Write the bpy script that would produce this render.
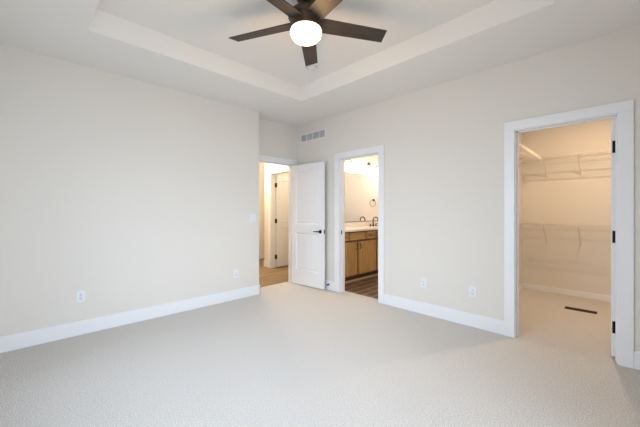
import bpy, bmesh, math
from mathutils import Vector, Matrix
S = bpy.context.scene
for o in list(bpy.data.objects): bpy.data.objects.remove(o)
COL = S.collection
R = math.radians

# ------------------------------------------------------------------ camera
cd = bpy.data.cameras.new('camera'); cam = bpy.data.objects.new('camera', cd); COL.objects.link(cam)
CAM_H = 1.2625
cam.location = (0, 0, CAM_H)
cam.rotation_euler = (R(90), 0, R(45.479 - 90))
cd.sensor_width = 36; cd.lens = 303.48 / 640 * 36
cd.shift_y = -(213.5 - 210.275) / 640
cd.clip_start = .02
S.camera = cam
# ------------------------------------------------------------------ exposure, world
vs = S.view_settings
vs.view_transform = 'Standard'; vs.look = 'None'; vs.gamma = 1; vs.use_curve_mapping = False
vs.exposure = 0.13
w = bpy.data.worlds.new('world'); S.world = w; w.use_nodes = True
w.node_tree.nodes['Background'].inputs[0].default_value = (.80, .90, 1, 1)
w.node_tree.nodes['Background'].inputs[1].default_value = 1.0

def area(name, loc, rot, sx, sy, power, color):
    l = bpy.data.lights.new(name, 'AREA'); l.shape = 'RECTANGLE'; l.size = sx; l.size_y = sy
    l.energy = power; l.color = color
    o = bpy.data.objects.new(name, l); o.location = loc; o.rotation_euler = rot; COL.objects.link(o); return o
def point(name, loc, power, color, radius):
    l = bpy.data.lights.new(name, 'POINT'); l.energy = power; l.color = color; l.shadow_soft_size = radius
    o = bpy.data.objects.new(name, l); o.location = loc; COL.objects.link(o); return o
DAY = (.73, .875, 1.055)
# daylight in the two windows behind the camera
for nm, loc, rz, pw in (('daylight_side', (-.60, 1.95, 1.30), -90, 22), ('daylight_front', (1.0, -.61, 1.30), 0, 27)):
    o = area(nm, loc, (R(90 - 19), 0, R(rz)), 2.4, 1.75, pw, DAY); o.data.spread = R(101)
# ceiling lamps of the rooms behind the doorways, plus a bathroom fill
WARM = (1.0, .715, .465)
o = area('closet_lamp', (4.65, .26, 2.68), (0, 0, 0), .09, .09, 21, WARM); o.data.shape = 'DISK'
point('hall_lamp', (3.25, 5.6, 2.62), 92, (1.0, .80, .56), .12)
point('bathroom_fill', (4.7, 2.3, 2.6), 17, (1.0, .82, .64), .12)  # unseen fill light, added to brighten the vanity front
point('far_room_lamp', (4.7, 4.9, 2.6), 19, (1.0, .79, .55), .12)

# ------------------------------------------------------------------ materials
def srgb(r, g, b):
    f = lambda c: c / 12.92 if c <= .04045 else ((c + .055) / 1.055) ** 2.4
    return (f(r / 255), f(g / 255), f(b / 255), 1)
def mat(name, col, rough=.6, metal=0, bump=None, var=None, emit=None, spec=.5):
    m = bpy.data.materials.new(name); m.use_nodes = True
    nt = m.node_tree; b = nt.nodes['Principled BSDF']
    b.inputs['Base Color'].default_value = col; b.inputs['Roughness'].default_value = rough
    b.inputs['Metallic'].default_value = metal; b.inputs['Specular IOR Level'].default_value = spec
    tc = nt.nodes.new('ShaderNodeTexCoord')
    if bump:
        n = nt.nodes.new('ShaderNodeTexNoise'); n.inputs['Scale'].default_value = bump[0]; n.inputs['Detail'].default_value = 4
        nt.links.new(tc.outputs['Object'], n.inputs['Vector'])
        bp = nt.nodes.new('ShaderNodeBump'); bp.inputs['Strength'].default_value = bump[1]; bp.inputs['Distance'].default_value = bump[2]
        nt.links.new(n.outputs['Fac'], bp.inputs['Height']); nt.links.new(bp.outputs['Normal'], b.inputs['Normal'])
    if var:
        n = nt.nodes.new('ShaderNodeTexNoise'); n.inputs['Scale'].default_value = var[0]; n.inputs['Detail'].default_value = 5
        nt.links.new(tc.outputs['Object'], n.inputs['Vector'])
        mx = nt.nodes.new('ShaderNodeMix'); mx.data_type = 'RGBA'
        mx.inputs[6].default_value = col; mx.inputs[7].default_value = var[1]
        mr = nt.nodes.new('ShaderNodeMapRange'); mr.inputs[1].default_value = .35; mr.inputs[2].default_value = .65
        nt.links.new(n.outputs['Fac'], mr.inputs[0]); nt.links.new(mr.outputs[0], mx.inputs[0])
        nt.links.new(mx.outputs[2], b.inputs['Base Color'])
    if emit:
        b.inputs['Emission Color'].default_value = emit[0]; b.inputs['Emission Strength'].default_value = emit[1]
    return m
def wood(name, c1, c2, axis, scale, rough=.45, planks=None, gap=None):
    """grain stretched along an axis; planks = (length, width): brick pattern with seams"""
    m = mat(name, c1, rough); nt = m.node_tree; b = nt.nodes['Principled BSDF']
    tc = nt.nodes.new('ShaderNodeTexCoord'); mp = nt.nodes.new('ShaderNodeMapping')
    sc = [scale] * 3; sc['XYZ'.index(axis)] = scale * .08; mp.inputs['Scale'].default_value = sc
    nt.links.new(tc.outputs['Object'], mp.inputs['Vector'])
    n = nt.nodes.new('ShaderNodeTexNoise'); n.inputs['Scale'].default_value = 1; n.inputs['Detail'].default_value = 6; n.inputs['Distortion'].default_value = .6
    nt.links.new(mp.outputs[0], n.inputs['Vector'])
    cr = nt.nodes.new('ShaderNodeValToRGB'); cr.color_ramp.elements[0].position = .34; cr.color_ramp.elements[1].position = .68
    cr.color_ramp.elements[0].color = c1; cr.color_ramp.elements[1].color = c2
    nt.links.new(n.outputs['Fac'], cr.inputs[0]); out = cr.outputs[0]
    if planks:
        bt = nt.nodes.new('ShaderNodeTexBrick'); bt.inputs['Scale'].default_value = 1
        bt.inputs['Brick Width'].default_value = planks[0]; bt.inputs['Row Height'].default_value = planks[1]
        bt.inputs['Mortar Size'].default_value = planks[2]; bt.inputs['Mortar Smooth'].default_value = 0
        bt.inputs['Color1'].default_value = (.72, .72, .72, 1); bt.inputs['Color2'].default_value = (1.15, 1.12, 1.08, 1)
        bt.inputs['Mortar'].default_value = (1, 1, 1, 1)
        mp2 = nt.nodes.new('ShaderNodeMapping'); mp2.inputs['Rotation'].default_value = (0, 0, 0 if axis == 'X' else R(90))
        nt.links.new(tc.outputs['Object'], mp2.inputs['Vector']); nt.links.new(mp2.outputs[0], bt.inputs['Vector'])
        mx = nt.nodes.new('ShaderNodeMix'); mx.data_type = 'RGBA'; mx.blend_type = 'MULTIPLY'; mx.inputs[0].default_value = 1
        nt.links.new(out, mx.inputs[6]); nt.links.new(bt.outputs['Color'], mx.inputs[7])
        m2 = nt.nodes.new('ShaderNodeMix'); m2.data_type = 'RGBA'; m2.inputs[7].default_value = gap
        nt.links.new(bt.outputs['Fac'], m2.inputs[0]); nt.links.new(mx.outputs[2], m2.inputs[6]); out = m2.outputs[2]
    nt.links.new(out, b.inputs['Base Color'])
    return m
M = {}
M['wall'] = mat('wall_paint', srgb(230, 225, 217), .9, bump=(180, .12, .002), spec=.2)
M['ceiling'] = mat('ceiling_paint', srgb(239, 236, 231), .95, bump=(160, .12, .002), spec=.2)
M['trim'] = mat('trim_paint', srgb(240, 241, 243), .38, bump=(14, .03, .002))
M['carpet'] = mat('carpet', srgb(252, 248, 243), 1, bump=(170, 1, .016), var=(130, srgb(212, 207, 201)), spec=.05)
M['bronze'] = mat('oil_rubbed_bronze', srgb(88, 70, 54), .42, .5, bump=(60, .05, .001))
M['blade'] = wood('dark_blade_wood', srgb(46, 38, 33), srgb(66, 55, 48), 'X', 40, .5)
M['black'] = mat('black_metal', srgb(26, 24, 23), .45, .6, bump=(60, .05, .001))
M['globe'] = mat('opal_glass_lit', srgb(255, 244, 226), .3, bump=(30, .02, .001), emit=((1.0, .82, .60, 1), 2.2))
M['bath_globe'] = mat('bath_opal_glass_lit', srgb(255, 244, 226), .3, bump=(30, .02, .001), emit=((1.0, .82, .65, 1), 37))
M['plastic'] = mat('white_plastic', srgb(236, 238, 242), .35, bump=(40, .02, .001))
M['detector'] = mat('detector_plastic', srgb(234, 230, 224), .4, bump=(40, .02, .001))
M['slot'] = mat('dark_slot', srgb(60, 58, 56), .7, bump=(60, .05, .001))
M['duct'] = mat('grey_duct', srgb(182, 178, 177), .8, bump=(60, .05, .001))
M['wire'] = mat('white_coated_wire', srgb(226, 220, 212), .4, bump=(60, .02, .001))
M['brass_brown'] = mat('brown_metal_register', srgb(52, 38, 26), .5, .4, bump=(60, .05, .001))
M['cab'] = wood('stained_cabinet_wood', srgb(178, 138, 82), srgb(208, 168, 108), 'Z', 30, .4)
M['cab_x'] = wood('stained_cabinet_wood_across', srgb(178, 138, 82), srgb(208, 168, 108), 'X', 30, .4)
M['counter'] = mat('cultured_marble', srgb(245, 241, 235), .2, var=(5, srgb(238, 232, 224)), bump=(20, .01, .001))
M['cab_frame_shaded'] = wood('shaded_cabinet_frame', srgb(84, 57, 33), srgb(108, 76, 46), 'Z', 30, .4)  # cabinet wood darkened: shade in the door and drawer gaps is painted in
M['toe'] = mat('pale_toe_strip', srgb(214, 190, 160), .4, bump=(30, .03, .001))
M['mirror'] = mat('mirror_glass', (.92, .92, .92, 1), .01, 1)
M['tile'] = wood('brown_plank_tile', srgb(74, 56, 42), srgb(104, 82, 62), 'X', 14, .4, (.61, .155, .011), srgb(168, 146, 120))
M['hallwood'] = wood('oak_plank_floor', srgb(118, 98, 70), srgb(152, 130, 98), 'X', 16, .45, (1.2, .13, .002), srgb(84, 66, 44))

# ------------------------------------------------------------------ mesh helpers
class MB:
    def __init__(s): s.bm = bmesh.new()
    def box(s, x0, x1, y0, y1, z0, z1, bev=0, seg=2):
        t = bmesh.new()
        r = bmesh.ops.create_cube(t, size=1)
        for v in t.verts:
            v.co = ((x0 + x1) / 2 + v.co.x * (x1 - x0), (y0 + y1) / 2 + v.co.y * (y1 - y0), (z0 + z1) / 2 + v.co.z * (z1 - z0))
        if bev: bmesh.ops.bevel(t, geom=t.edges[:], offset=bev, segments=seg, affect='EDGES', profile=.6)
        s.join(t); return s
    def join(s, t):
        me = bpy.data.meshes.new('tmp'); t.to_mesh(me); t.free(); s.bm.from_mesh(me); bpy.data.meshes.remove(me)
    def lathe(s, prof, n=40, M4=None):
        """prof: list of (r, z); r=0 closes"""
        t = bmesh.new(); rings = []
        for r, z in prof:
            if r < 1e-6: rings.append([t.verts.new((0, 0, z))])
            else: rings.append([t.verts.new((r * math.cos(2 * math.pi * i / n), r * math.sin(2 * math.pi * i / n), z)) for i in range(n)])
        for a, b in zip(rings, rings[1:]):
            for i in range(n):
                j = (i + 1) % n
                vs_ = [a[i % len(a)], a[j % len(a)], b[j % len(b)], b[i % len(b)]]
                u = []
                for v in vs_:
                    if v not in u: u.append(v)
                if len(u) > 2: t.faces.new(u)
        if len(rings[0]) > 1: t.faces.new(rings[0][::-1])
        if len(rings[-1]) > 1: t.faces.new(rings[-1])
        bmesh.ops.recalc_face_normals(t, faces=t.faces[:])
        for f in t.faces: f.smooth = len(f.verts) < 5
        if M4: bmesh.ops.transform(t, matrix=M4, verts=t.verts[:])
        s.join(t); return s
    def tube(s, pts, r, n=8, closed=False):
        pts = [Vector(p) for p in pts]; t = bmesh.new(); rings = []; N = len(pts)
        up = None
        for i, p in enumerate(pts):
            if closed: d = pts[(i + 1) % N] - pts[i - 1]
            else: d = pts[min(i + 1, N - 1)] - pts[max(i - 1, 0)]
            d.normalize()
            if up is None: up = d.orthogonal().normalized()
            else: up = (up - d * up.dot(d)).normalized()
            sd = d.cross(up)
            rr = r[i] if isinstance(r, (list, tuple)) else r
            rings.append([t.verts.new(p + up * rr * math.cos(2 * math.pi * k / n) + sd * rr * math.sin(2 * math.pi * k / n)) for k in range(n)])
        prs = list(zip(rings, rings[1:])) + ([(rings[-1], rings[0])] if closed else [])
        for a, b in prs:
            for k in range(n): t.faces.new((a[k], a[(k + 1) % n], b[(k + 1) % n], b[k]))
        if not closed: t.faces.new(rings[0][::-1]); t.faces.new(rings[-1])
        bmesh.ops.recalc_face_normals(t, faces=t.faces[:])
        for f in t.faces: f.smooth = n > 4
        s.join(t); return s
    def poly(s, verts, faces):
        t = bmesh.new(); vv = [t.verts.new(v) for v in verts]
        for f in faces: t.faces.new([vv[i] for i in f])
        bmesh.ops.recalc_face_normals(t, faces=t.faces[:]); s.join(t); return s
    def xf(s, m): bmesh.ops.transform(s.bm, matrix=m, verts=s.bm.verts[:]); return s
    def build(s, name, m, parent=None, loc=None, rz=0, label=None):
        me = bpy.data.meshes.new(name); s.bm.to_mesh(me); s.bm.free()
        me.materials.append(M[m]); o = bpy.data.objects.new(name, me); COL.objects.link(o)
        if parent: o.parent = parent
        if loc: o.location = loc
        o.rotation_euler.z = rz
        if label: o['label'] = label
        return o
def tag(o, label, cat, group=None):
    o['label'] = label; o['category'] = cat
    if group: o['group'] = group
    return o
def thing(name, label, cat, loc, rz=0, group=None):
    o = bpy.data.objects.new(name, None); COL.objects.link(o); o.location = loc; o.rotation_euler.z = rz
    return tag(o, label, cat, group)
def struct(o): o['kind'] = 'structure'; return o
def copy_tree(o, parent=None):
    c = o.copy(); COL.objects.link(c); c.parent = parent
    for ch in list(o.children): copy_tree(ch, c)
    return c

# ------------------------------------------------------------------ the shell
XR, XB = 3.489, 3.61           # bedroom face and far face of the wall with the two doorways
YL, YE, YH = 3.902, 4.12, 4.24 # left wall, recessed entry wall, hall side of it
XN, YF = -.42, -.43            # walls behind the camera
CH = 2.74; OH = 2.05           # ceiling, door openings
XC = 2.55                      # where the left wall ends in an outside corner
BD = (2.405, 3.115); CD = (.066, .785); ED = (2.638, 3.383); HD = (4.65, 5.46)
J = .018

f = MB(); f.box(XN - .13, XB, YF - .13, YH - .01, -.12, 0); f.box(XB, 5.93, -.88, 1.32, -.12, 0)
struct(f.build('floor', 'carpet'))
struct(MB().box(XB, 5.98, 1.32, 3.94, -.12, -.004).build('floor_bathroom', 'tile'))
struct(MB().box(.9, 5.62, YH - .01, 6.86, -.12, -.004).build('floor_hall', 'hallwood'))

# bedroom ceiling with its recessed tray
TX0, TX1, TY0, TY1 = .39, 2.706, .37, 3.102; TL, TZ = .04, 2.917
def rect(x0, x1, y0, y1, z): return [(x0, y0, z), (x1, y0, z), (x1, y1, z), (x0, y1, z)]
v = rect(XN - .13, XB, YF - .13, YH, CH) + rect(TX0, TX1, TY0, TY1, CH) + rect(TX0 + TL, TX1 - TL, TY0 + TL, TY1 - TL, TZ) + rect(XN - .13, XB, YF - .13, YH, 3.05)
fs = []
for i in range(4):
    j = (i + 1) % 4
    fs += [(i, j, 4 + j, 4 + i), (4 + i, 4 + j, 8 + j, 8 + i), (i, j, 12 + j, 12 + i)]
fs += [(8, 9, 10, 11), (12, 13, 14, 15)]
struct(MB().poly(v, fs).build('ceiling', 'ceiling'))
struct(MB().box(XB, 5.98, -.88, YH, CH, CH + .12).build('ceiling_bathroom', 'ceiling'))
struct(MB().box(.9, 5.62, YH, 6.86, CH, CH + .12).build('ceiling_hall', 'ceiling'))

def holes_y(x0, x1, y0, y1, doors, wm='wall'):          # wall running along Y
    m = MB(); y = y0
    for a, b in doors:
        m.box(x0, x1, y, a - J, 0, CH); m.box(x0, x1, a - J, b + J, OH + J, CH); y = b + J
    return m.box(x0, x1, y, y1, 0, CH)
struct(holes_y(XR, XB, YF - .12, YH, [CD, BD]).build('wall_right', 'wall'))
struct(MB().box(XN - .12, XC, YL, YH, 0, CH).build('wall_left', 'wall'))
m = MB(); m.box(XC, ED[0] - J, YE, YH, 0, CH); m.box(ED[0] - J, ED[1] + J, YE, YH, OH + J, CH); m.box(ED[1] + J, XR, YE, YH, 0, CH)
struct(m.build('wall_entry', 'wall'))
# walls behind the camera, each with a window
def win_wall(a0, a1, w0, w1, z0, z1, along, c0, c1):
    m = MB()
    B = (lambda p, q, s, t: m.box(c0, c1, p, q, s, t)) if along == 'Y' else (lambda p, q, s, t: m.box(p, q, c0, c1, s, t))
    B(a0, w0, 0, CH); B(w1, a1, 0, CH); B(w0, w1, 0, z0); B(w0, w1, z1, CH); return m
WZ = (.45, 2.12)
struct(win_wall(YF - .12, YL, .75, 3.15, *WZ, 'Y', XN - .12, XN).build('wall_near', 'wall'))
struct(win_wall(XN, XR, -.25, 2.25, *WZ, 'X', YF - .12, YF).build('wall_front', 'wall'))
def win_frame(name, w0, w1, along, c):
    m = MB()
    B = (lambda p, q, s, t: m.box(c - .03, c + .03, p, q, s, t)) if along == 'Y' else (lambda p, q, s, t: m.box(p, q, c - .03, c + .03, s, t))
    z0, z1 = WZ; mid = (w0 + w1) / 2
    for p, q in ((w0, w0 + .05), (w1 - .05, w1), (mid - .03, mid + .03)): B(p, q, z0, z1)
    for s, t in ((z0, z0 + .05), (z1 - .05, z1), (1.4, 1.44)): B(w0, w1, s, t)
    struct(m.build(name, 'trim'))
win_frame('window_1', .75, 3.15, 'Y', XN - .06); win_frame('window_2', -.25, 2.25, 'X', YF - .06)
# closet, bathroom, hall and the room off the hall
CB, CL, CR = 5.80, 1.205, -.75
struct(MB().box(CB, CB + .12, CR - .12, CL, 0, CH).build('wall_closet_back', 'wall'))
struct(MB().box(XB, CB + .12, CL, CL + .12, 0, CH).build('wall_closet_left', 'wall'))
struct(MB().box(XB, CB, CR - .12, CR, 0, CH).build('wall_closet_right', 'wall'))
BB, BR = 3.93, 5.85
struct(MB().box(XB, BR + .12, BB, YH, 0, CH).build('wall_bathroom_back', 'wall'))
struct(MB().box(BR, BR + .12, CL + .12, BB, 0, CH).build('wall_bathroom_right', 'wall'))
HX = 3.88; HY = 5.72
struct(holes_y(HX, HX + .12, YH, HY, [HD]).build('wall_hall_right', 'wall'))
m = MB(); m.box(HX + .12, 5.62, HY - .12, HY, 0, CH); m.box(5.5, 5.62, YH, HY - .12, 0, CH); struct(m.build('wall_far_room', 'wall'))
m = MB(); m.box(.9, 5.62, 6.73, 6.85, 0, CH); m.box(5.5, 5.62, HY, 6.73, 0, CH); m.box(.9, 1.02, YH, 6.73, 0, CH); struct(m.build('wall_hall_far', 'wall'))

# baseboards
BH, BT = .142, .014
def bb(name, segs, hgt=BH):
    m = MB()
    for (x0, x1, y0, y1) in segs: m.box(x0, x1, y0, y1, 0, hgt, .004)
    struct(m.build(name, 'trim'))
CW = .09                                        # casing width
bb('baseboard_left', [(XN, XC + BT, YL - BT, YL), (XC, XC + BT, YL - BT, YE - .02)])
bb('baseboard_right', [(XR - BT, XR, BD[1] + CW + .006, YE), (XR - BT, XR, CD[1] + CW + .006, BD[0] - CW - .006), (XR - BT, XR, YF, CD[0] - CW - .006)])
bb('baseboard_near', [(XN, XN + BT, YF, YL - BT)]); bb('baseboard_front', [(XN + BT, XR - BT, YF, YF + BT)])
bb('baseboard_closet', [(CB - BT, CB, CR + BT, CL - BT), (XB, CB, CL - BT, CL), (XB, CB, CR, CR + BT)], .083)
bb('baseboard_hall', [(1.03, 5.5, 6.73 - BT, 6.73), (HX - BT, HX, HD[1] + CW + .006, HY + BT), (HX, 5.5, HY, HY + BT), (HX - BT, HX, YH, HD[0] - CW - .006)])
bb('baseboard_bathroom', [(BR - BT, BR, CL + .135, 3.3)])

# door trim: jamb lining, stop and flat casing
def trim_y(name, d, x0, x1, both=True, face_in=True, casing_far=True):
    a, b = d; m = MB()
    m.box(x0, x1, a - J, a, 0, OH); m.box(x0, x1, b, b + J, 0, OH); m.box(x0, x1, a - J, b + J, OH, OH + J)
    sx = (x1 - .036 - .035, x1 - .036)           # stop for a leaf that closes on the far face
    m.box(*sx, a, a + .011, 0, OH, .002); m.box(*sx, b - .011, b, 0, OH, .002); m.box(*sx, a, b, OH - .011, OH, .002)
    for s0, s1 in [(x0 - .018, x0)] + ([(x1, x1 + .018)] if casing_far else []):
        r = .006
        m.box(s0, s1, a - r - CW, a - r, 0, OH + r, .004); m.box(s0, s1, b + r, b + r + CW, 0, OH + r, .004)
        m.box(s0, s1, a - r - CW, b + r + CW, OH + r, OH + r + CW, .004)
    return struct(m.build(name, 'trim'))
t_closet = trim_y('trim_1', CD, XR, XB)
t_bath = trim_y('trim_2', BD, XR, XB, casing_far=False)
t_hall = trim_y('trim_3', HD, HX, HX + .12)
a, b = ED; m = MB()
m.box(a - J, a, YE, YH, 0, OH); m.box(b, b + J, YE, YH, 0, OH); m.box(a - J, b + J, YE, YH, OH, OH + J)
m.box(a, a + .011, YE + .036, YE + .071, 0, OH, .002); m.box(b - .011, b, YE + .036, YE + .071, 0, OH, .002); m.box(a, b, YE + .036, YE + .071, OH - .011, OH, .002)
m.box(b + .006, b + .006 + CW, YE - .018, YE, 0, OH + .006, .004)
m.box(XC + BT, b + .006 + CW, YE - .018, YE, OH + .006, OH + .006 + CW, .004)
struct(m.build('trim_4', 'trim'))
# strike plate on the bathroom jamb
MB().box(XR + .03, XR + .058, BD[1] - .0025, BD[1], .89, .95, .0008).build('strike_plate', 'black', t_bath, label='black strike plate')

# ------------------------------------------------------------------ doors: leaf lies along local +X from its hinge edge, thickness along -Y
def make_door(name, W, loc, rz, handle=True, hinge_gap=0):
    T, z0, z1 = .035, .012, 2.032
    st, rails = .112, [(z0, .255), (.885, 1.03), (1.915, z1)]
    m = MB()
    m.box(0, st, -T, 0, z0, z1, .0015); m.box(W - st, W, -T, 0, z0, z1, .0015)
    for p, q in rails: m.box(st, W - st, -T, 0, p, q)
    leaf = struct(m.build(name, 'trim', None, loc, rz))
    for (p, q) in ((.255, .885), (1.03, 1.915)):
        pm = MB(); i1, i2, d = .014, .044, .012
        for sgn, y in ((1, -T), (-1, 0)):
            def rc(i, yy): return [(st + i, yy, p + i), (W - st - i, yy, p + i), (W - st - i, yy, q - i), (st + i, yy, q - i)]
            vv = rc(0, y + sgn * .001) + rc(i1, y + sgn * d) + rc(i1 + .006, y + sgn * d) + rc(i2, y + sgn * (d - .004))
            ff = []
            for k in range(3):
                for i in range(4): ff.append((4 * k + i, 4 * k + (i + 1) % 4, 4 * k + 4 + (i + 1) % 4, 4 * k + 4 + i))
            ff.append((12, 13, 14, 15)); pm.poly(vv, ff)
        pm.build('panel', 'trim', leaf)
    return leaf
def hinge(parent, z, x=0, y=0, face='edge', T=.035):
    m = MB()
    m.tube([(x, y, z - .046), (x, y, z + .046)], .0065, 12)
    if face == 'edge': m.box(x - .004, x + .001, y - T, y, z - .046, z + .046, .0005)
    m.build('hinge', 'black', parent, label='black hinge')
def lever(parent, x, z, y, sgn, side):
    h = MB()
    h.lathe([(0, 0), (.03, 0), (.031, .003), (.029, .009), (.012, .011), (.011, .04), (.0, .04)], 32, Matrix.Translation((x, y, z)) @ Matrix.Rotation(R(90 * side), 4, 'X'))
    h.tube([(x, y - side * .040, z), (x + sgn * .02, y - side * .046, z), (x + sgn * .06, y - side * .047, z + .001), (x + sgn * .115, y - side * .044, z - .001)], [.010, .010, .0085, .007], 10)
    h.build('door_handle', 'black', parent, label='black lever handle')
# bedroom door, swung open against the right wall
E0 = Vector((3.335, 4.098)); E1 = Vector((3.390, 3.365))
EW = (E1 - E0).length; ang = math.atan2(E1.y - E0.y, E1.x - E0.x)
# local -Y must face the room (-X): leaf along -Y direction, its right-hand side is -X
nx, ny = -math.sin(ang), math.cos(ang)
d1 = make_door('door_1', EW, (E0.x + nx * .035, E0.y + ny * .035, 0), ang)
d1['label'] = 'white two panel bedroom door swung open into the room'
lever(d1, EW - .068, .922, -.035, -1, 1); lever(d1, EW - .068, .922, 0, -1, -1)
MB().box(EW - .0005, EW + .0012, -.029, -.006, .89, .955).build('latch_plate', 'black', d1, label='dark latch plate')
# closet door, opened into the closet; only its hinge edge shows
d2 = make_door('door_2', .711, (XB + .003, CD[0] + .040, 0), 0)
d2['label'] = 'white closet door folded back into the closet, seen edge on'
for z in (.262, 1.035, 1.805):
    m = MB(); m.tube([(-.005, -.033, z - .053), (-.005, -.033, z + .053)], .0085, 12)
    m.box(-.0025, .0, -.034, -.008, z - .051, z + .051, .0005); m.build('hinge', 'black', d2, label='black hinge')
# door across the hall, open into the room behind
d3 = make_door('door_3', .795, (HX + .124, HD[1] - .004, 0), 0)
d3['label'] = 'white two panel door standing open across the hall'
for z in (.236, 1.027, 1.815):
    m = MB(); m.tube([(-.008, -.038, z - .048), (-.008, -.038, z + .048)], .008, 12)
    m.box(-.003, .0, -.036, -.002, z - .048, z + .048, .0005); m.box(-.03, -.004, .0, .003, z - .048, z + .048, .0005)
    m.build('hinge', 'black', d3, label='black hinge')

# ------------------------------------------------------------------ ceiling fan
FX, FY, BZ = 1.557, 1.736, 2.70
fan = thing('ceiling_fan', 'dark bronze five blade ceiling fan with lit white globe under the tray ceiling', 'ceiling fan', (FX, FY, TZ))
z = lambda q: q - TZ
MB().lathe([(0, z(TZ)), (.078, z(TZ)), (.078, z(TZ - .02)), (.066, z(TZ - .055)), (.03, z(TZ - .07)), (0, z(TZ - .07))]).build('canopy', 'bronze', fan)
MB().lathe([(0, z(TZ - .065)), (.03, z(TZ - .065)), (.055, z(2.825)), (.058, z(2.77)), (0, z(2.77))]).build('neck', 'bronze', fan)
hs = MB().lathe([(0, z(2.785)), (.08, z(2.785)), (.122, z(2.775)), (.136, z(2.755)), (.136, z(2.735)), (.122, z(2.728)), (.119, z(2.69)), (.117, z(2.655)), (.115, z(2.64)), (0, z(2.64))], 56).build('motor_housing', 'bronze', fan)
MB().lathe([(0, z(2.645)), (.117, z(2.645)), (.121, z(2.632)), (.120, z(2.615)), (.113, z(2.593)), (.098, z(2.575)), (.072, z(2.563)), (.036, z(2.558)), (0, z(2.557))], 56).build('light_globe', 'globe', fan, label='glowing white glass globe')
fl = point('fan_lamp', (FX, FY, 2.455), 8, (1.0, .60, .26), .09)
def blade_mesh():
    t = bmesh.new(); n = 10; th = .006
    top = []; bot = []
    for i in range(n + 1):
        u = i / n; x = .105 + u * (.667 - .105)
        hw = .067 - .006 * u
        x0 = x - (.010 * u); x1 = x + (.0 * u)
        for lst, zz in ((top, th / 2), (bot, -th / 2)):
            lst.append((t.verts.new((x0, -hw, zz)), t.verts.new((x1, hw, zz))))
    for i in range(n):
        t.faces.new((top[i][0], top[i + 1][0], top[i + 1][1], top[i][1])); t.faces.new((bot[i][0], bot[i][1], bot[i + 1][1], bot[i + 1][0]))
        for s in (0, 1): t.faces.new((top[i][s], bot[i][s], bot[i + 1][s], top[i + 1][s]))
    t.faces.new((top[0][0], top[0][1], bot[0][1], bot[0][0])); t.faces.new((top[n][0], bot[n][0], bot[n][1], top[n][1]))
    bmesh.ops.recalc_face_normals(t, faces=t.faces[:]); return t
b0 = MB(); b0.join(blade_mesh())
b0.xf(Matrix.Rotation(R(-14), 4, 'X'))            # counter-clockwise edge sits lower
blade = b0.build('blade', 'blade', fan, (0, 0, BZ - TZ), R(43.4))
br = MB().box(.09, .20, -.022, .022, .004, .012, .002).build('blade_bracket', 'bronze', blade)
for k in range(1, 5):
    c = copy_tree(blade, fan); c.rotation_euler.z = R(43.4 + 72 * k)

# smoke detector on the tray
sd = thing('smoke_detector', 'round white smoke detector on the tray ceiling beyond the fan', 'smoke detector', (2.39, 2.562, TZ))
MB().lathe([(0, 0), (.07, 0), (.07, -.008), (0, -.008)]).build('base', 'detector', sd)
MB().lathe([(0, -.008), (.066, -.008), (.066, -.014), (.056, -.016), (.056, -.019), (.06, -.021), (.052, -.027), (.02, -.03), (0, -.03)]).build('cover', 'detector', sd)

# ------------------------------------------------------------------ wall fittings
# return air grille: local X along the wall, local -Y out of the wall
vt = thing('air_vent', 'white rectangular return air grille high on the wall above the open door', 'air vent', (XR, 3.716, 2.433), R(-90))
W, H = .61, .152
m = MB(); e = .02
m.box(-W / 2, W / 2, -.009, 0, 0, e, .002); m.box(-W / 2, W / 2, -.009, 0, H - e, H, .002); m.box(-W / 2, -W / 2 + e, -.009, 0, e, H - e, .002); m.box(W / 2 - e, W / 2, -.009, 0, e, H - e, .002)
m.build('frame', 'plastic', vt)
MB().box(-W / 2 + e, W / 2 - e, -.0015, -.0005, e, H - e).build('backing', 'duct', vt, label='grey opening behind the slats')
m = MB()
for i in range(9):
    zc = e + (i + .5) * (H - 2 * e) / 9
    m.poly([(-W / 2 + e, -.008, zc - .004), (W / 2 - e, -.008, zc - .004), (W / 2 - e, -.0015, zc + .003), (-W / 2 + e, -.0015, zc + .003), (-W / 2 + e, -.008, zc - .003), (W / 2 - e, -.008, zc - .003), (W / 2 - e, -.0015, zc + .004), (-W / 2 + e, -.0015, zc + .004)],
           [(0, 1, 2, 3), (4, 5, 6, 7), (0, 1, 5, 4), (3, 2, 6, 7), (0, 3, 7, 4), (1, 2, 6, 5)])
m.build('louvers', 'plastic', vt)
for k in range(1, 4):
    xx = -W / 2 + k * W / 4
    MB().box(xx - .005, xx + .005, -.0092, -.001, e, H - e).build('divider', 'plastic', vt)

def make_outlet(label, loc, rz):
    t = thing('wall_outlet', label, 'outlet', loc, rz, 'white wall outlets')
    MB().box(-.036, .036, -.006, 0, -.058, .058, .0025).build('cover_plate', 'plastic', t)
    for zc in (-.0195, .0195):
        rcp = MB().lathe([(0, 0), (.0165, 0), (.0165, .0022), (0, .0022)], 28, Matrix.Translation((0, -.0058, zc)) @ Matrix.Rotation(R(90), 4, 'X')).build('receptacle', 'plastic', t)
        s = MB(); s.box(-.0075, -.0052, -.0088, -.0078, zc - .001, zc + .008); s.box(.0052, .0075, -.0088, -.0078, zc - .001, zc + .008); s.box(-.0022, .0022, -.0088, -.0078, zc - .010, zc - .006)
        s.build('slots', 'slot', rcp, label='dark plug slots')
    MB().lathe([(0, 0), (.003, 0), (.003, .001), (0, .001)], 12, Matrix.Translation((0, -.0058, 0)) @ Matrix.Rotation(R(90), 4, 'X')).build('screw', 'plastic', t)
    return t
o1 = make_outlet('white outlet low on the blank left wall, far from the doors', (.43, YL, .387), 0)
def more_outlets(label, loc, rz):
    c = copy_tree(o1); c.location = loc; c.rotation_euler.z = rz; c['label'] = label; return c
more_outlets('white outlet low on the left wall near its outside corner by the entry', (2.167, YL, .362), 0)
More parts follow.
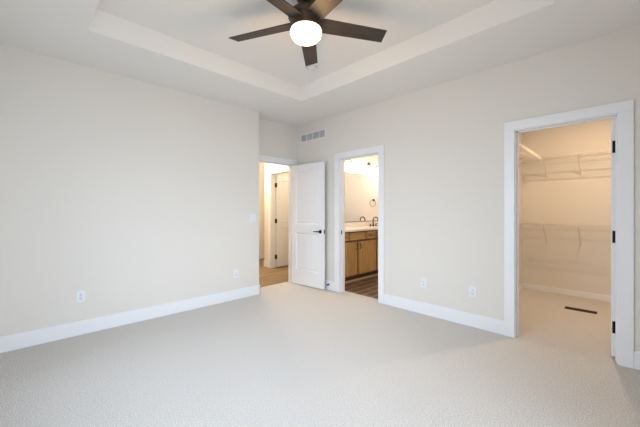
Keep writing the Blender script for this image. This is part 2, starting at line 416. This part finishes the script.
more_outlets('white outlet on the right wall, the one nearer the bathroom doorway', (XR, 1.746, .378), R(-90))
more_outlets('white outlet on the right wall, the one nearer the closet doorway', (XR, 1.186, .381), R(-90))
sw = thing('light_switch', 'white light switch plate at the far end of the left wall', 'light switch', (2.432, YL, 1.15))
MB().box(-.058, .058, -.006, 0, -.058, .058, .0025).build('cover_plate', 'plastic', sw)
for xx in (-.023, .023):
    MB().poly([(xx - .016, -.0055, -.033), (xx + .016, -.0055, -.033), (xx + .016, -.0055, .033), (xx - .016, -.0055, .033), (xx - .016, -.0075, -.033), (xx + .016, -.0075, -.033), (xx + .016, -.0115, .033), (xx - .016, -.0115, .033)],
              [(0, 1, 2, 3), (4, 5, 6, 7), (0, 1, 5, 4), (1, 2, 6, 5), (2, 3, 7, 6), (3, 0, 4, 7)]).build('rocker', 'plastic', sw)
ds = thing('door_stop', 'small black door stop on the baseboard behind the open door', 'door stop', (XR - BT, 3.335, .085), R(-90))
MB().lathe([(0, 0), (.014, 0), (.013, .004), (.006, .006), (.005, .026), (0, .026)], 20, Matrix.Rotation(R(90), 4, 'X')).build('rod', 'black', ds)
MB().lathe([(0, .024), (.011, .024), (.013, .028), (.012, .038), (.008, .041), (0, .041)], 20, Matrix.Rotation(R(90), 4, 'X')).build('bumper', 'black', ds)

# ------------------------------------------------------------------ closet fittings
SD = .30
def wire_shelf(label, z, kind):
    """back: along Y against the back wall; left: along X against the left wall. Local X runs along the shelf, local Y=0 is the wall, -Y into the closet"""
    if kind == 'back': L, loc, rz = CL - CR - .012, (CB - .001, CL - .006, z), R(-90)
    else: L, loc, rz = CB - SD - .006 - (XB + .12), (XB + .12, CL - .001, z), 0
    t = thing('wire_shelf', label, 'shelf', loc, rz, 'white wire closet shelves')
    m = MB(); n = int(L / .0254)
    for i in range(n + 1):
        x = .004 + i * (L - .008) / n
        m.tube([(x, -.004, 0), (x, -SD, 0)], .0024, 5)
    m.tube([(0, -.004, -.003), (L, -.004, -.003)], .0028, 6); m.tube([(0, -SD * .45, -.003), (L, -SD * .45, -.003)], .0028, 6)
    m.build('deck', 'wire', t)
    m = MB()
    for i in range(n + 1):
        x = .004 + i * (L - .008) / n
        m.tube([(x, -SD, 0), (x, -SD, -.08)], .0024, 5)
    m.tube([(0, -SD, .0), (L, -SD, .0)], .0034, 6); m.tube([(0, -SD, -.08), (L, -SD, -.08)], .0034, 6)
    m.build('front_lip', 'wire', t)
    xs = [.309 + .4 * k for k in range(5)] if kind == 'back' else [.35 + .4 * k for k in range(4)]
    for x in xs:
        if x > L - .05: continue
        br = MB(); br.tube([(x, -SD - .003, .004), (x, -SD + .012, -.018), (x, -.006, -.262), (x, -.004, -.285)], .0062, 8)
        bo = br.build('brace', 'wire', t)
        MB().box(x - .011, x + .011, -.008, 0, -.30, -.262, .002).build('brace_foot', 'wire', bo)
        MB().box(x - .008, x + .008, -.014, 0, -.012, .006, .002).build('wall_clip', 'wire', t)
    return t
wire_shelf('white wire shelf along the closet back wall, the upper of the two', 2.057, 'back')
wire_shelf('white wire shelf along the closet back wall, the lower of the two', 1.049, 'back')
wire_shelf('white wire shelf along the left closet wall, high up in its corner', 2.057, 'left')
fr = thing('floor_register', 'dark brown metal register slot in the closet carpet', 'floor register', (5.03, .425, 0))
m = MB(); m.box(-.055, .055, -.155, -.142, 0, .006, .002); m.box(-.055, .055, .142, .155, 0, .006, .002); m.box(-.055, -.042, -.142, .142, 0, .006, .002); m.box(.042, .055, -.142, .142, 0, .006, .002)
m.build('frame', 'brass_brown', fr)
m = MB()
for i in range(19):
    y = -.142 + (i + .5) * .284 / 19; m.box(-.042, .042, y - .003, y + .003, .001, .005)
m.box(-.004, .004, -.142, .142, .001, .0055)
m.build('grille', 'brass_brown', fr)
MB().box(-.042, .042, -.142, .142, .0002, .0009).build('opening', 'slot', fr)

# ------------------------------------------------------------------ bathroom
VF = 3.39
vc = thing('vanity_cabinet', 'brown stained wood bathroom vanity cabinet with panel doors and drawers', 'cabinet', (XB, VF, 0))
V0, V1 = .02, BR - XB - .02
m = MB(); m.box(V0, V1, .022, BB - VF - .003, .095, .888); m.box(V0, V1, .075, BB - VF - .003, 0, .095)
m.build('body', 'cab_frame_shaded', vc)
MB().box(V0, V1, .040, .074, -.003, .024, .004).build('toe_trim', 'toe', vc, label='lighter wood strip along the floor')
def shaker(name, x0, x1, z0, z1, parent, fr=.055, mt='cab', flat=False):
    m = MB()
    if flat: m.box(x0, x1, 0, .02, z0, z1, .004)
    else:
        m.box(x0, x0 + fr, 0, .02, z0, z1, .002); m.box(x1 - fr, x1, 0, .02, z0, z1, .002)
        m.box(x0 + fr, x1 - fr, 0, .02, z0, z0 + fr, .002); m.box(x0 + fr, x1 - fr, 0, .02, z1 - fr, z1, .002)
        m.box(x0 + fr - .004, x1 - fr + .004, .011, .02, z0 + fr - .004, z1 - fr + .004)
    return m.build(name, mt, parent)
def pull(parent, x, z, vertical=True):
    m = MB(); pts = []
    for k in range(9):
        a_ = math.pi * k / 8
        u = -math.cos(a_) * .048; d = -.004 - .026 * math.sin(a_)
        pts.append((x, d, z + u) if vertical else (x + u, d, z))
    m.tube(pts, [.010, .0085, .008, .008, .0085, .008, .008, .0085, .010], 10)
    for p in (pts[0], pts[-1]): m.lathe([(0, 0), (.009, 0), (.008, .006), (0, .006)], 16, Matrix.Translation((p[0], 0, p[2])) @ Matrix.Rotation(R(90), 4, 'X'))
    m.build('handle', 'bronze', parent, label='dark arched pull')
g = lambda X: X - XB
def unit(xc, dw, fw, x0, x1):
    zt = (.736, .866)
    dr = shaker('drawer', g(x0), g(xc - fw / 2 - .016), *zt, vc, .03, 'cab_x'); pull(dr, (g(x0) + g(xc - fw / 2)) / 2, .80, False)
    shaker('false_drawer_front', g(xc - fw / 2 + .016), g(xc + fw / 2 - .014), *zt, vc, .03, 'cab_x')
    dr = shaker('drawer', g(xc + fw / 2 + .016), g(x1), *zt, vc, .03, 'cab_x'); pull(dr, (g(x1) + g(xc + fw / 2)) / 2, .80, False)
    dl = shaker('cabinet_door', g(x0), g(xc - .021), .115, .70, vc); pull(dl, g(xc - .021) - .03, .622)
    dr2 = shaker('cabinet_door', g(xc + .021), g(x1), .115, .70, vc); pull(dr2, g(xc + .021) + .03, .622)
unit(4.287, .55, .475, 3.735, 4.838)
unit(5.34, .43, .42, 4.885, 5.80)
ct = thing('countertop', 'cream countertop on the brown bathroom vanity', 'countertop', (XB, VF, .888))
MB().box(.004, BR - XB - .004, -.025, BB - VF - .004, 0, .036, .004).build('slab', 'counter', ct)
bs = MB().box(XB + .004, BR - .004, BB - .021, BB - .001, .925, 1.02, .003).build('backsplash', 'counter')
tag(bs, 'low cream backsplash along the wall under the mirror', 'backsplash')
for X in (4.287, 5.34):   # oval basins
    MB().lathe([(0, .0361), (.11, .0361), (.17, .0362), (.19, .0364), (.198, .0364), (.2, .036)], 40, Matrix.Translation((X - XB, .24, 0)) @ Matrix.Diagonal((1.2, .85, 1, 1))).build('basin', 'counter', ct)
def make_faucet(X, label):
    t = thing('faucet', label, 'faucet', (X, 3.815, .9245), 0, 'bathroom faucets')
    MB().lathe([(0, 0), (.034, 0), (.033, .006), (.024, .016), (.017, .04), (0, .042)], 24).build('base', 'bronze', t)
    pts = [(0, 0, .02), (0, 0, .12)] + [(0, -.062 + .062 * math.cos(math.pi * k / 10), .13 + .062 * math.sin(math.pi * k / 10)) for k in range(0, 11)] + [(0, -.124, .105)]
    MB().tube(pts, .0125, 12).build('spout', 'bronze', t)
    for s in (-1, 1):
        h = MB().lathe([(0, 0), (.025, 0), (.024, .006), (.014, .012), (.012, .045), (.014, .05), (0, .054)], 20, Matrix.Translation((s * .1, 0, 0)))
        h.tube([(s * .1, 0, .045), (s * .155, -.012, .055)], [.007, .005], 8); h.build('handle', 'bronze', t)
    return t
make_faucet(5.34, 'dark bronze arched faucet at the visible end of the vanity counter')
mi = MB().box(3.80, BR - .06, BB - .006, BB - .001, 1.035, 2.005).build('mirror', 'mirror')
tag(mi, 'wide mirror with a thin dark edge above the vanity counter', 'mirror')
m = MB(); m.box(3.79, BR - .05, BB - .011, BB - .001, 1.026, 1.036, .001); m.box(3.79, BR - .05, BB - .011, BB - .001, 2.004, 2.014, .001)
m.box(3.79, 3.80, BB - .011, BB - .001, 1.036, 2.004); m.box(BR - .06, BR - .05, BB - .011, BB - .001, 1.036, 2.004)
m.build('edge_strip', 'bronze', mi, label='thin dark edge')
def vanity_light(X, label):
    t = thing('vanity_light', label, 'wall light', (X, BB, 2.235), 0, 'vanity lights above the mirror')
    MB().lathe([(0, 0), (.062, 0), (.06, .012), (.045, .022), (.02, .03), (.016, .05), (0, .052)], 32, Matrix.Rotation(R(90), 4, 'X')).build('backplate', 'bronze', t)
    for s in (-1, 1):
        a_ = MB().tube([(0, -.045, 0), (s * .05, -.085, .012), (s * .11, -.1, .018), (s * .145, -.1, .0), (s * .145, -.1, -.02)], .007, 8).build('arm', 'bronze', t)
        MB().lathe([(0, -.012), (.012, -.012), (.026, -.03), (.028, -.055), (0, -.055)], 24, Matrix.Translation((s * .145, -.1, 0))).build('socket', 'bronze', a_)
        MB().lathe([(0, -.053), (.027, -.053), (.042, -.075), (.058, -.11), (.064, -.145), (.06, -.165), (.04, -.178), (0, -.182)], 32, Matrix.Translation((s * .145, -.1, 0))).build('shade', 'bath_globe', t, label='glowing white glass shade')
    return t
vanity_light(5.34, 'two shade bathroom vanity light with round dark backplate above mirror')
vanity_light(4.495, 'vanity light at the left end of the mirror, mostly behind the door frame')
tr = thing('towel_ring', 'dark round towel ring seen in the vanity mirror', 'towel ring', (BR, 3.68, 1.50), R(-90))
MB().lathe([(0, 0), (.026, 0), (.025, .008), (.012, .014), (.01, .045), (0, .047)], 24, Matrix.Rotation(R(90), 4, 'X')).build('mount', 'bronze', tr)
MB().tube([(.078 * math.sin(2 * math.pi * k / 32), -.036, -.075 + .078 * math.cos(2 * math.pi * k / 32)) for k in range(32)], .005, 8, True).build('ring', 'bronze', tr)
